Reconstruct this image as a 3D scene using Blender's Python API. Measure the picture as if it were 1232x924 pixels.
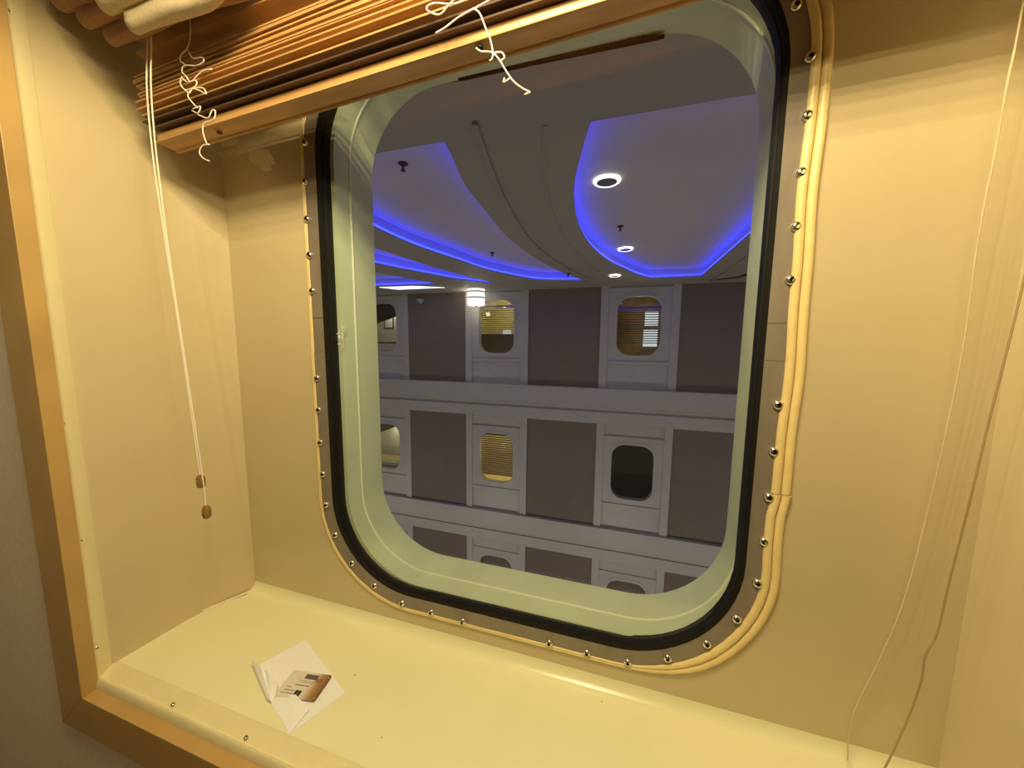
import bpy, bmesh, math, random
from mathutils import Vector, Matrix
from mathutils.geometry import tessellate_polygon
random.seed(7)
SC = bpy.context.scene
COL = SC.collection
for o in list(bpy.data.objects):
    bpy.data.objects.remove(o)

# ------------------------------------------------------------------ camera
S = 0.67          # metres per unit of the niche survey (back wall of the niche = 1 unit from the lens)
E = 1.433         # eye height above the cabin floor
F = 430.0         # focal length in pixels of the 1232 px wide frame
YAW, PITCH, ROLL = [math.radians(a) for a in (17.22990169, 6.5252561, 0.4945249)]

def _mm(A, B):
    return [[sum(A[i][k] * B[k][j] for k in range(3)) for j in range(3)] for i in range(3)]
ca, sa = math.cos(YAW), math.sin(YAW)
cb, sb = math.cos(PITCH), math.sin(PITCH)
cc, sc_ = math.cos(ROLL), math.sin(ROLL)
RM = _mm(_mm([[cc, -sc_, 0], [sc_, cc, 0], [0, 0, 1]], [[1, 0, 0], [0, cb, -sb], [0, sb, cb]]),
         [[ca, 0, sa], [0, 1, 0], [-sa, 0, ca]])
def _bw(v): return Vector((v[0], v[2], -v[1]))
right, down, fwd = _bw(RM[0]), _bw(RM[1]), _bw(RM[2])
cam_d = bpy.data.cameras.new('camera')
cam = bpy.data.objects.new('camera', cam_d)
COL.objects.link(cam)
m = Matrix.Identity(4)
for i in range(3):
    m[i][0], m[i][1], m[i][2] = right[i], -down[i], -fwd[i]
m[2][3] = E
cam.matrix_world = m
cam_d.sensor_width = 36
cam_d.lens = F / 1232 * 36
cam_d.clip_start = 0.01
SC.camera = cam

# ------------------------------------------------------------------ world, exposure, light
wd = bpy.data.worlds.new('world'); SC.world = wd
wd.use_nodes = True
wd.node_tree.nodes['Background'].inputs[0].default_value = (0.5, 0.46, 0.45, 1)
wd.node_tree.nodes['Background'].inputs[1].default_value = 0.25
SC.view_settings.view_transform = 'Standard'
SC.view_settings.look = 'None'
SC.view_settings.gamma = 1
SC.view_settings.exposure = 0.0
SC.view_settings.use_curve_mapping = False

def light(name, kind, loc, power, color, size=0.1, target=None, spot=None):
    d = bpy.data.lights.new(name, kind)
    d.energy = power; d.color = color
    if kind == 'AREA':
        d.shape = 'DISK'; d.size = size
    else:
        d.shadow_soft_size = size
    if spot:
        d.spot_size = math.radians(spot[0]); d.spot_blend = spot[1]
    o = bpy.data.objects.new(name, d); COL.objects.link(o)
    o.location = loc
    if target is not None:
        o.rotation_euler = (Vector(target) - Vector(loc)).to_track_quat('-Z', 'Y').to_euler()
    return o
WARM = (1.0, 0.80, 0.43)
CABIN_LAMPS = [((-0.12, 0.11, 2.16), 49.0, 0.27), ((-0.10, -0.36, 2.16), 18.0, 0.18)]
for i, (l, p, s) in enumerate(CABIN_LAMPS):
    # sizeless spots added for each ceiling lamp: soft shadow, no mirror image in glass
    g = [(a + random.uniform(-.15, .15), b + random.uniform(-.15, .15)) for a in (-1, -.5, 0, .5, 1) for b in (-1, -.5, 0, .5, 1)] if i == 0 else [(a, b) for a in (-1, 1) for b in (-1, 1)]
    for a, b in g:
        light('cabin_lamp_light', 'SPOT', (l[0] + a * s * .42, l[1] + b * s * .42, l[2]), p / len(g), WARM, 0.0, (l[0] + a * s * .42, l[1] + b * s * .42, 0), spot=(168, 0.25))
COOL = (1.0, 0.90, 0.80)
# added unseen promenade fill: points low down, spots high on the near side
for x in (-7, -3.5, 0, 3.5, 7):
    light('fill_light_low', 'POINT', (x, 4.3, -3.6), 60, COOL, 0.25)
for x in (-6.0, -3.0, 0.0, 3.0, 6.0):
    light('fill_light_high', 'SPOT', (x, 1.2, 2.36), 38, (1.0, 0.94, 0.90), 0.0, (x, 7.4, -0.9), spot=(84, 0.6))

# ------------------------------------------------------------------ helpers
def W(x, y, z):            # survey units (x right, y down, z away) -> metres
    return Vector((x * S, z * S, E - y * S))
def Mt(x, y, z):           # metres, x right, y down from eye, z away
    return Vector((x, z, E - y))
def ray(u, v):
    c = ((u - 616) / F, (v - 462) / F, 1.0)
    return [sum(RM[k][i] * c[k] for k in range(3)) for i in range(3)]
def pz(u, v, z):           # pixel -> survey point on the plane at depth z
    d = ray(u, v); t = z / d[2]
    return (d[0] * t, d[1] * t, z)
def py(u, v, y):
    d = ray(u, v); t = y / d[1]
    return (d[0] * t, y, d[2] * t)
def pxx(u, v, x):
    d = ray(u, v); t = x / d[0]
    return (x, d[1] * t, d[2] * t)

def tag(o, label=None, cat=None, group=None, kind=None):
    if label: o['label'] = label
    if cat: o['category'] = cat
    if group: o['group'] = group
    if kind: o['kind'] = kind
    return o
def empty(name, loc, label=None, cat=None, group=None, kind=None):
    o = bpy.data.objects.new(name, None); COL.objects.link(o)
    o.location = loc; o.empty_display_size = 0.05
    return tag(o, label, cat, group, kind)
def wloc(o):
    v = Vector(o.location)
    while o.parent:
        o = o.parent; v += Vector(o.location)
    return v
def link(name, me, parent=None, base=None):
    o = bpy.data.objects.new(name, me); COL.objects.link(o)
    if parent is not None:
        o.parent = parent
    if base is not None:
        o.location = Vector(base) - (wloc(parent) if parent is not None else Vector())
    return o
def mesh(name, V, Fc, mat, parent=None, smooth=False, mats=None, mi=None, base=None, bev=0, auto=None):
    """one mesh object; V in world metres; base = object origin (defaults to the first parent's or the mean)"""
    V = [Vector(v) for v in V]
    if base is None:
        mn = Vector([min(v[i] for v in V) for i in range(3)]); mx = Vector([max(v[i] for v in V) for i in range(3)])
        base = (mn + mx) / 2; base.z = mn.z
    base = Vector(base)
    me = bpy.data.meshes.new(name)
    me.from_pydata([v - base for v in V], [], Fc)
    for mm in (mats or [mat]): me.materials.append(mm)
    if mi:
        for p, k in zip(me.polygons, mi): p.material_index = k
    bm = bmesh.new(); bm.from_mesh(me)
    bmesh.ops.recalc_face_normals(bm, faces=bm.faces)
    if bev:
        bmesh.ops.bevel(bm, geom=list(bm.edges), offset=bev, segments=2, affect='EDGES', profile=0.6)
    bm.to_mesh(me); bm.free()
    if smooth:
        for p in me.polygons: p.use_smooth = True
        if auto: me.set_sharp_from_angle(angle=math.radians(auto))
    return link(name, me, parent, base)
BOXF = [(0, 1, 3, 2), (4, 6, 7, 5), (0, 4, 5, 1), (2, 3, 7, 6), (0, 2, 6, 4), (1, 5, 7, 3)]
def boxv(a, b):
    return [(x, y, z) for x in (a[0], b[0]) for y in (a[1], b[1]) for z in (a[2], b[2])]
def box(name, a, b, mat, parent=None, bev=0, smooth=False):
    a = Vector(a); b = Vector(b)
    return mesh(name, boxv(a, b), BOXF, mat, parent, bev=bev, smooth=smooth, auto=35 if smooth else None)
def wbox(name, x0, x1, y0, y1, z0, z1, mat, parent=None, bev=0):
    return box(name, W(x0, y1, z0), W(x1, y0, z1), mat, parent, bev)
def mbox(name, x0, x1, y0, y1, z0, z1, mat, parent=None, bev=0):
    return box(name, Mt(x0, y1, z0), Mt(x1, y0, z1), mat, parent, bev)
def multibox(name, boxes, mat, parent=None):
    V = []; Fc = []
    for a, b in boxes:
        n = len(V); V += boxv(a, b); Fc += [tuple(i + n for i in f) for f in BOXF]
    return mesh(name, V, Fc, mat, parent)
def tubedata(P, r, n=8, closed=False):
    P = [Vector(p) for p in P]; V = []; Fc = []
    up = None; N = len(P)
    rr = r if callable(r) else (lambda i: r)
    for i, p in enumerate(P):
        t = (P[(i + 1) % N] - P[i - 1]) if closed else (P[min(i + 1, N - 1)] - P[max(i - 1, 0)])
        t.normalize()
        if up is None:
            up = Vector((0, 0, 1)) if abs(t.z) < 0.9 else Vector((1, 0, 0))
        a = t.cross(up).normalized(); up = a.cross(t).normalized()
        for k in range(n):
            th = 2 * math.pi * k / n
            V.append(p + (a * math.cos(th) + up * math.sin(th)) * rr(i))
    m_ = N if closed else N - 1
    for i in range(m_):
        j = (i + 1) % N
        for k in range(n):
            k2 = (k + 1) % n
            Fc.append((i * n + k, i * n + k2, j * n + k2, j * n + k))
    if not closed:
        Fc.append(tuple(range(n - 1, -1, -1))); Fc.append(tuple((N - 1) * n + k for k in range(n)))
    return V, Fc
def tube(name, P, r, mat, parent=None, n=8, closed=False):
    V, Fc = tubedata(P, r, n, closed)
    return mesh(name, V, Fc, mat, parent, smooth=True, auto=60)
def smoothpath(P, k=6):
    P = [Vector(p) for p in P]; out = []
    Q = [P[0] * 2 - P[1]] + P + [P[-1] * 2 - P[-2]]
    for i in range(1, len(Q) - 2):
        a, b, c, d = Q[i - 1:i + 3]
        for s in range(k):
            t = s / k
            out.append(0.5 * ((2 * b) + (c - a) * t + (2 * a - 5 * b + 4 * c - d) * t * t + (3 * b - a - 3 * c + d) * t ** 3))
    out.append(P[-1]); return out
def lathe(name, prof, mat, parent=None, n=16, base=(0, 0, 0), axis='Z', mats=None, mi=None, smooth=True, auto=40):
    """prof: list of (r, h) along the axis"""
    base = Vector(base); V = []; Fc = []; ids = []
    for r, h in prof:
        for k in range(n):
            th = 2 * math.pi * k / n
            a, b = r * math.cos(th), r * math.sin(th)
            V.append(base + (Vector((a, b, h)) if axis == 'Z' else Vector((a, -h, b))))
    for i in range(len(prof) - 1):
        for k in range(n):
            k2 = (k + 1) % n
            Fc.append((i * n + k, i * n + k2, (i + 1) * n + k2, (i + 1) * n + k)); ids.append(mi[i] if mi else 0)
    Fc.append(tuple(range(n - 1, -1, -1))); ids.append(mi[0] if mi else 0)
    Fc.append(tuple((len(prof) - 1) * n + k for k in range(n))); ids.append(mi[-1] if mi else 0)
    return mesh(name, V, Fc, mat, parent, smooth=smooth, mats=mats, mi=ids if mi else None, base=base, auto=auto)
NS, NC = 40, 14
def rr(x0, x1, y0, y1, r, ns=NS, nc=NC):
    """rounded rectangle, dense and index-compatible; starts at the top of the left side going down (y is down)"""
    P = []
    def seg(ax, ay, bx, by):
        for i in range(ns): P.append((ax + (bx - ax) * i / ns, ay + (by - ay) * i / ns))
    def arc(cx, cy, a0, a1):
        for i in range(nc):
            a = math.radians(a0 + (a1 - a0) * i / nc); P.append((cx + r * math.cos(a), cy + r * math.sin(a)))
    seg(x0, y0 + r, x0, y1 - r); arc(x0 + r, y1 - r, 180, 90)
    seg(x0 + r, y1, x1 - r, y1); arc(x1 - r, y1 - r, 90, 0)
    seg(x1, y1 - r, x1, y0 + r); arc(x1 - r, y0 + r, 0, -90)
    seg(x1 - r, y0, x0 + r, y0); arc(x0 + r, y0 + r, -90, -180)
    return P
def loft(name, loops, mat, parent=None, smooth=True, conv=W, closed_profile=False, rng=None, auto=40):
    """loops: list of (list of (x,y), z) rings; faces between neighbours; rng=(i0,i1) opens the ring"""
    n = len(loops[0][0]); V = []; Fc = []
    idx = list(range(n)) if rng is None else [i % n for i in range(rng[0], rng[1] + 1)]
    k = len(idx)
    for P, z in loops:
        for i in idx:
            zz = z[i] if isinstance(z, (list, tuple)) else z
            V.append(conv(P[i][0], P[i][1], zz))
    L = len(loops)
    for a in range(L if closed_profile else L - 1):
        b = (a + 1) % L
        for i in range(k if rng is None else k - 1):
            j = (i + 1) % k
            Fc.append((a * k + i, a * k + j, b * k + j, b * k + i))
    if rng is not None and closed_profile:
        Fc.append(tuple(a * k for a in range(L))); Fc.append(tuple(a * k + k - 1 for a in range(L))[::-1])
    return mesh(name, V, Fc, mat, parent, smooth=smooth, auto=auto)
def holed(name, outer, hole, z0, z1, mat, parent=None, conv=W):
    """slab with a rounded hole: faces at z0 and z1 plus the rim; outer = (x0,x1,y0,y1)"""
    x0, x1, y0, y1 = outer
    O = []
    n = len(hole); cx = sum(p[0] for p in hole) / n; cy = sum(p[1] for p in hole) / n
    for p in hole:                       # project each hole point outwards to the rectangle
        dx, dy = p[0] - cx, p[1] - cy; t = 1e9
        if dx > 1e-9: t = min(t, (x1 - cx) / dx)
        if dx < -1e-9: t = min(t, (x0 - cx) / dx)
        if dy > 1e-9: t = min(t, (y1 - cy) / dy)
        if dy < -1e-9: t = min(t, (y0 - cy) / dy)
        O.append((cx + dx * t, cy + dy * t))
    for c in ((x0, y0), (x1, y0), (x0, y1), (x1, y1)):
        k = min(range(n), key=lambda i: (O[i][0] - c[0]) ** 2 + (O[i][1] - c[1]) ** 2); O[k] = c
    return loft(name, [(O, z0), (hole, z0), (hole, z1), (O, z1)], mat, parent, smooth=True, conv=conv, closed_profile=True, auto=30)

# ------------------------------------------------------------------ materials
def mat(name, col, rough=0.5, metal=0.0, spec=0.5, noise=None, bump=None, emit=None, coat=0.0, stretch=None):
    """noise=(scale, amount): mottled colour; bump=(scale, strength); stretch=(sx,sy,sz) for grain"""
    mt = bpy.data.materials.new(name); mt.use_nodes = True
    nt = mt.node_tree; b = nt.nodes['Principled BSDF']
    b.inputs['Base Color'].default_value = (*col, 1)
    b.inputs['Roughness'].default_value = rough
    b.inputs['Metallic'].default_value = metal
    b.inputs['Specular IOR Level'].default_value = spec
    b.inputs['Coat Weight'].default_value = coat
    if emit:
        b.inputs['Emission Color'].default_value = (*emit[0], 1); b.inputs['Emission Strength'].default_value = emit[1]
    if noise or bump:
        tc = nt.nodes.new('ShaderNodeTexCoord'); mp = nt.nodes.new('ShaderNodeMapping')
        geo = nt.nodes.new('ShaderNodeNewGeometry')
        nt.links.new(geo.outputs['Position'], mp.inputs['Vector'])
        if stretch: mp.inputs['Scale'].default_value = stretch
    if noise:
        n = nt.nodes.new('ShaderNodeTexNoise'); n.inputs['Scale'].default_value = noise[0]; n.inputs['Detail'].default_value = 6
        nt.links.new(mp.outputs[0], n.inputs['Vector'])
        r = nt.nodes.new('ShaderNodeValToRGB'); a = noise[1]
        r.color_ramp.elements[0].position = 0.3; r.color_ramp.elements[1].position = 0.7
        r.color_ramp.elements[0].color = (*[c * (1 - a) for c in col], 1)
        r.color_ramp.elements[1].color = (*[min(1, c * (1 + a)) for c in col], 1)
        nt.links.new(n.outputs['Fac'], r.inputs[0]); nt.links.new(r.outputs[0], b.inputs['Base Color'])
    if bump:
        n2 = nt.nodes.new('ShaderNodeTexNoise'); n2.inputs['Scale'].default_value = bump[0]; n2.inputs['Detail'].default_value = 3
        nt.links.new(mp.outputs[0], n2.inputs['Vector'])
        bp = nt.nodes.new('ShaderNodeBump'); bp.inputs['Strength'].default_value = bump[1]; bp.inputs['Distance'].default_value = 0.002
        nt.links.new(n2.outputs['Fac'], bp.inputs['Height']); nt.links.new(bp.outputs[0], b.inputs['Normal'])
    return mt
CREAM = (0.61, 0.515, 0.32)
M = {}
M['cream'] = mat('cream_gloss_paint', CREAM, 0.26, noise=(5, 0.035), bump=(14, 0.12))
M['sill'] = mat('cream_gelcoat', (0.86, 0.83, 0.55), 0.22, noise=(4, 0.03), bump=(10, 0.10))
M['cream_patch'] = mat('cream_flaked_paint', (0.88, 0.78, 0.55), 0.5)
M['cream_stain'] = mat('brown_scuff', (0.45, 0.33, 0.16), 0.7)
M['flange'] = mat('cream_flange_paint', (0.80, 0.73, 0.45), 0.4, noise=(30, 0.03))
M['wood'] = mat('honey_wood', (0.50, 0.325, 0.12), 0.42, noise=(9, 0.10), stretch=(1, 1, 1))
M['blind'] = mat('blind_wood', (0.53, 0.305, 0.12), 0.40, noise=(60, 0.18), stretch=(0.08, 1, 1.5))
M['tassel'] = mat('tassel_wood', (0.28, 0.15, 0.05), 0.45, noise=(200, 0.2), stretch=(1, 1, 0.2))
M['wallgrey'] = mat('beige_wall_vinyl', (0.80, 0.71, 0.58), 0.6, noise=(80, 0.05))
M['cabin'] = mat('cabin_wall_laminate', (0.55, 0.50, 0.43), 0.55, noise=(3, 0.05))
M['cabinceil'] = mat('cabin_ceiling_panel', (0.55, 0.52, 0.47), 0.5, noise=(3, 0.02))
M['carpet'] = mat('cabin_carpet', (0.12, 0.08, 0.07), 0.95, noise=(60, 0.3), bump=(300, 0.4))
M['steel'] = mat('brushed_steel', (0.27, 0.235, 0.195), 0.5, metal=0.25, noise=(25, 0.12), bump=(120, 0.08), stretch=(1, 1, 0.3))
M['screw'] = mat('screw_steel', (0.75, 0.72, 0.68), 0.22, metal=1.0)
M['socket'] = mat('screw_socket', (0.02, 0.018, 0.015), 0.6)
M['rubber'] = mat('black_rubber', (0.010, 0.010, 0.010), 0.6, spec=0.2)
M['seal'] = mat('black_drip_seal', (0.004, 0.004, 0.004), 0.9, spec=0.0)
M['yellow'] = mat('yellow_rubber_bead', (0.82, 0.66, 0.31), 0.35, noise=(30, 0.06))
M['green'] = mat('pale_green_paint', (0.60, 0.665, 0.48), 0.38, noise=(12, 0.06), bump=(60, 0.1))
M['weld'] = mat('pale_weld_bead', (0.84, 0.87, 0.72), 0.4)
M['chalk'] = mat('chalk', (0.9, 0.9, 0.86), 0.9)
M['cord'] = mat('white_cord', (0.86, 0.80, 0.66), 0.7)
M['cord_cream'] = mat('cream_cord', (0.66, 0.56, 0.36), 0.7)
M['cord_shade'] = mat('shaded_cord', (0.36, 0.26, 0.12), 0.7)  # shade on the right-hand cord put into its darker colour
M['gap_shade'] = mat('blind_gap_shade', (0.10, 0.055, 0.04), 0.4)  # lowest slats coloured dark to paint the shaded gap above the rail
M['fabric_c'] = mat('cream_fabric', (0.72, 0.60, 0.40), 0.9, noise=(200, 0.08), bump=(900, 0.3))
M['fabric_b'] = mat('brown_fabric', (0.42, 0.24, 0.13), 0.9, noise=(200, 0.12), bump=(900, 0.3))
M['paper'] = mat('white_paper', (0.90, 0.91, 0.93), 0.7)
M['ink'] = mat('dark_ink', (0.03, 0.025, 0.02), 0.5)
M['inkgrey'] = mat('grey_ink', (0.12, 0.11, 0.10), 0.5)
M['inkred'] = mat('red_ink', (0.40, 0.10, 0.06), 0.5)
# card face: white turning to copper brown at one end (printed)
cm = bpy.data.materials.new('key_card_print'); cm.use_nodes = True
nt = cm.node_tree; b = nt.nodes['Principled BSDF']; b.inputs['Roughness'].default_value = 0.3
tc = nt.nodes.new('ShaderNodeTexCoord'); sp = nt.nodes.new('ShaderNodeSeparateXYZ'); rp = nt.nodes.new('ShaderNodeValToRGB')
nt.links.new(tc.outputs['Generated'], sp.inputs[0]); nt.links.new(sp.outputs[0], rp.inputs[0]); nt.links.new(rp.outputs[0], b.inputs['Base Color'])
e = rp.color_ramp.elements
e[0].position = 0.0; e[0].color = (0.74, 0.70, 0.64, 1)
e[1].position = 1.0; e[1].color = (0.20, 0.09, 0.03, 1)
q = e.new(0.62); q.color = (0.74, 0.69, 0.62, 1)
q = e.new(0.80); q.color = (0.42, 0.25, 0.11, 1)
M['card'] = cm
# facade side
M['fgrey'] = mat('facade_grey_paint', (0.47, 0.455, 0.42), 0.45, noise=(6, 0.04))
M['fpanel'] = mat('facade_taupe_panel', (0.165, 0.135, 0.11), 0.55, noise=(4, 0.06))
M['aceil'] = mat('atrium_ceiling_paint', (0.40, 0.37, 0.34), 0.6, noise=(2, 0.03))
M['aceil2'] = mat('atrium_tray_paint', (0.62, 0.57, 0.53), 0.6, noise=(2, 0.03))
M['afloor'] = mat('promenade_floor', (0.30, 0.26, 0.22), 0.4, noise=(2, 0.2))
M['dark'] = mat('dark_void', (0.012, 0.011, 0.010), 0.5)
M['darkglass_room'] = mat('unlit_cabin', (0.014, 0.013, 0.011), 0.7)
M['room_y'] = mat('lit_cabin_yellow', (0.80, 0.70, 0.36), 0.7, noise=(8, 0.1))
M['room_w'] = mat('lit_cabin_cream', (0.80, 0.76, 0.60), 0.7, noise=(8, 0.08))
M['room_a'] = mat('lit_cabin_amber', (0.42, 0.26, 0.09), 0.7, noise=(3, 0.5))
M['roller'] = mat('taupe_roller_blind', (0.20, 0.17, 0.14), 0.8)
M['slat_d'] = mat('far_blind_slat', (0.14, 0.10, 0.05), 0.5)
M['slat_g'] = mat('far_gold_slat', (0.24, 0.17, 0.09), 0.4)
M['metal_d'] = mat('dark_metal', (0.05, 0.045, 0.04), 0.4, metal=0.6)
M['led'] = mat('blue_led_strip', (0.1, 0.1, 0.4), 0.5, emit=((0.022, 0.034, 1.0), 6.0))
M['lampwhite'] = mat('sconce_shade', (0.8, 0.78, 0.74), 0.5, emit=((1.0, 0.95, 0.88), 1.3))
M['downlight'] = mat('downlight_ring', (0.8, 0.8, 0.8), 0.4, emit=((1.0, 0.97, 0.85), 3.0))
M['downcan'] = mat('downlight_reflector', (0.35, 0.35, 0.38), 0.25, metal=0.8)
M['panelight'] = mat('ceiling_panel_diffuser', (0.8, 0.8, 0.8), 0.4, emit=((0.9, 0.95, 1.0), 1.6))
M['lampdiff'] = mat('cabin_lamp_diffuser', (0.9, 0.85, 0.7), 0.4)
M['bright_white'] = mat('bright_patch_white', (0.6, 0.62, 0.65), 0.5, emit=((0.85, 0.92, 1.0), 0.75))  # emissive white for the bright patches behind far blinds
def glass_mat(name, tint):
    """clear float glass: transparent with a Schlick mirror term"""
    g = bpy.data.materials.new(name); g.use_nodes = True
    nt = g.node_tree; nt.nodes.clear()
    out = nt.nodes.new('ShaderNodeOutputMaterial'); mx = nt.nodes.new('ShaderNodeMixShader')
    tr = nt.nodes.new('ShaderNodeBsdfTransparent'); gl = nt.nodes.new('ShaderNodeBsdfGlossy')
    tr.inputs[0].default_value = (*tint, 1); gl.inputs['Roughness'].default_value = 0.0
    lw = nt.nodes.new('ShaderNodeLayerWeight'); lw.inputs[0].default_value = 0.5
    pw = nt.nodes.new('ShaderNodeMath'); pw.operation = 'POWER'; pw.inputs[1].default_value = 5
    ml = nt.nodes.new('ShaderNodeMath'); ml.operation = 'MULTIPLY_ADD'; ml.inputs[1].default_value = 0.96; ml.inputs[2].default_value = 0.04
    nt.links.new(lw.outputs['Facing'], pw.inputs[0]); nt.links.new(pw.outputs[0], ml.inputs[0])
    nt.links.new(ml.outputs[0], mx.inputs[0]); nt.links.new(tr.outputs[0], mx.inputs[1]); nt.links.new(gl.outputs[0], mx.inputs[2])
    nt.links.new(mx.outputs[0], out.inputs[0])
    return g
M['glass'] = glass_mat('window_glass', (0.97, 0.985, 0.97))

# ================================================================== THE NICHE
SILL = 1.02; HEAD = -1.05
# plan of the liner: back corners, creases, front ends
LP = [(-1.414, 1.0), (-1.484, 0.845), (-1.503, 0.601)]
RP = [(0.748, 1.0), (0.818, 0.845), (0.837, 0.601)]
WIN = dict(x0=-0.93, x1=0.327, y0=-0.88, y1=0.843, r=0.285)       # clear opening of the sleeve
hole = rr(-1.0, 0.335, -0.93, 0.90, 0.33)
wb = holed('wall_back', (-1.50, 0.84, HEAD - .03, 0.985), hole, 1.0, 1.04, M['cream'])
tag(wb, 'cream glossy wall panel around the rounded ship window', 'wall', kind='structure')
def cove(name, matn):
    prof = []
    r = 0.035
    for i in range(9):
        a = math.radians(90 * i / 8)
        prof.append((SILL - r + r * math.sin(a), 1.0 - r + r * math.cos(a)))
    V = []; Fc = []
    X0, X1 = -1.50, 0.84
    for x in (X0, X1):
        for y, z in prof: V.append(W(x, y, z))
    n = len(prof)
    for i in range(n - 1): Fc.append((i, i + 1, n + i + 1, n + i))
    return mesh(name, V, Fc, M[matn], smooth=True)
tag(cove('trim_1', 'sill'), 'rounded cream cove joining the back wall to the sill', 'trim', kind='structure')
# sill: a slab whose outline follows the liner plan
def slab(name, plan, y0, y1, mt, parent=None, bev=0):
    V = [W(x, y0, z) for x, z in plan] + [W(x, y1, z) for x, z in plan]
    n = len(plan)
    Fc = [tuple(range(n)), tuple(range(2 * n - 1, n - 1, -1))] + [(i, (i + 1) % n, n + (i + 1) % n, n + i) for i in range(n)]
    return mesh(name, V, Fc, mt, parent, bev=bev)
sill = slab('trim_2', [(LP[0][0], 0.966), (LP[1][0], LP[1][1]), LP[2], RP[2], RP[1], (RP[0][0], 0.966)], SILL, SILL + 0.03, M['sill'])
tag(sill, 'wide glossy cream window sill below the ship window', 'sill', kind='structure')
def sidewall(name, plan, sgn, label):
    # liner wall with softly rounded vertical folds
    pts = [(plan[0][0] - sgn * 0.0, 1.01)] + []
    P = []
    c = [Vector((x, z)) for x, z in plan]
    a0 = c[0]
    P.append(Vector((a0.x, 1.02))) if False else None
    P.append(a0 + (a0 - c[1]) * 0.06)
    P.append(a0 + (c[1] - a0) * 0.15)
    d1 = (c[1] - a0).normalized(); d2 = (c[2] - c[1]).normalized()
    for i in range(9):
        t = i / 8; rad = 0.07
        q0 = c[1] - d1 * rad; q2 = c[1] + d2 * rad
        P.append(q0 * (1 - t) ** 2 + c[1] * 2 * t * (1 - t) + q2 * t * t)
    P.append(c[2])
    V = []; Fc = []
    for y in (HEAD - 0.03, SILL + 0.02):
        for p in P: V.append(W(p.x, y, p.y))
    for y in (HEAD - 0.03, SILL + 0.02):
        for p in P: V.append(W(p.x + sgn * 0.03, y, p.y))
    n = len(P)
    for i in range(n - 1):
        Fc.append((i, i + 1, n + i + 1, n + i)); Fc.append((2 * n + i, 3 * n + i, 3 * n + i + 1, 2 * n + i + 1))
    Fc.append((0, n, 3 * n, 2 * n)); Fc.append((n - 1, 3 * n - 1, 4 * n - 1, 2 * n - 1))
    o = mesh(name, V, Fc, M['cream'], smooth=True, auto=50)
    return tag(o, label, 'wall', kind='structure')
wl = sidewall('wall_left', LP, -1, 'cream liner wall on the left side of the window niche')
wr = sidewall('wall_right', RP, 1, 'cream liner wall on the right side of the window niche')
head = slab('trim_3', [(-1.53, 1.04), (-1.53, 0.601), (0.867, 0.601), (0.867, 1.04)], HEAD - 0.03, HEAD, M['cream'])
tag(head, 'cream soffit panel over the window niche', 'trim', kind='structure')
# caulk line in the left sill corner, flaked paint, scuffs
tube('caulk_bead', [W(-1.411, SILL - .004, 0.985), W(LP[1][0] + .004, SILL - .003, LP[1][1])], 0.0028, M['cream_patch'], wl)
def patch(name, pix, z, mt, parent):
    P = [pz(u, v, z) for u, v in pix]
    V = [W(*p) for p in P] + [W(p[0], p[1], z + .004) for p in P]
    n = len(P)
    Fc = [tuple(range(n))] + [(i, (i + 1) % n, n + (i + 1) % n, n + i) for i in range(n)]
    return mesh(name, V, Fc, mt, parent)
patch('paint_flake', [(299, 181), (309, 179), (322, 180), (329, 190), (331, 197), (325, 199), (327, 205), (318, 207), (312, 200), (301, 194)], 0.9995, M['cream_patch'], wb)
patch('paint_flake', [(262, 171), (276, 167), (289, 168), (280, 175), (268, 177)], 0.9995, M['cream_patch'], wb)

for u, v in [(459, 887), (724, 844), (229, 737), (427, 812)]:
    p = py(u, v, SILL - .0005)
    lathe('paint_speck', [(0.0016, -.0003), (0.0013, 0.0002)], M['cream_stain'], sill, n=7, base=W(*p))
# front flange of the liner and honey-coloured wooden frame -------------------------------------------------
ZF = 0.524      # front plane of the wooden frame
XI0, XI1, YI0, YI1 = -1.480, 0.814, -1.01, 1.05            # inner faces of the wood
def quadstrip(name, sections, mt, parent=None, smooth=False, auto=None):
    n = len(sections[0]); V = []; Fc = []
    for s in sections: V += [W(*p) for p in s]
    for a in range(len(sections) - 1):
        for i in range(n - 1):
            Fc.append((a * n + i, a * n + i + 1, (a + 1) * n + i + 1, (a + 1) * n + i))
    return mesh(name, V, Fc, mt, parent, smooth=smooth, auto=auto)
fl = empty('trim_4', W(-0.33, SILL + .02, 0.58), 'cream screwed metal flange along the front of the niche', 'trim', kind='structure')
def flange(corner_list, name):
    # profile from liner edge (outer rows) to the wood, with a small rounded lip
    secs = corner_list
    return quadstrip(name, secs, M['flange'], fl, smooth=True, auto=50)
def lipx(x_niche, sgn, y):     # points in plan for a vertical flange at height y
    return [(x_niche, y, 0.603), (x_niche - sgn * 0.004, y, 0.598), (x_niche - sgn * 0.009, y, 0.572), (x_niche - sgn * 0.012, y, 0.565), (x_niche - sgn * .022, y, 0.561), (x_niche + sgn * .0, y, 0.555)]
flange([lipx(-1.503, -1, HEAD), lipx(-1.503, -1, SILL + .012)], 'flange_strip')
flange([lipx(0.837, 1, HEAD), lipx(0.837, 1, SILL + .012)], 'flange_strip')
def lipy(x):
    return [(x, SILL - .001, 0.615), (x, SILL - .003, 0.603), (x, SILL + .010, 0.574), (x, SILL + .011, 0.570), (x, SILL + .005, 0.566), (x, SILL + .004, 0.562), (x, SILL + .008, 0.558), (x, SILL + .022, 0.555), (x, SILL + .034, 0.555)]
flange([lipy(-1.500), lipy(0.834)], 'flange_strip')
wf = empty('trim_5', W(-0.33, 1.2, 0.54), 'honey coloured wooden frame around the window niche', 'frame', kind='structure')
OUT = 0.125
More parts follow.
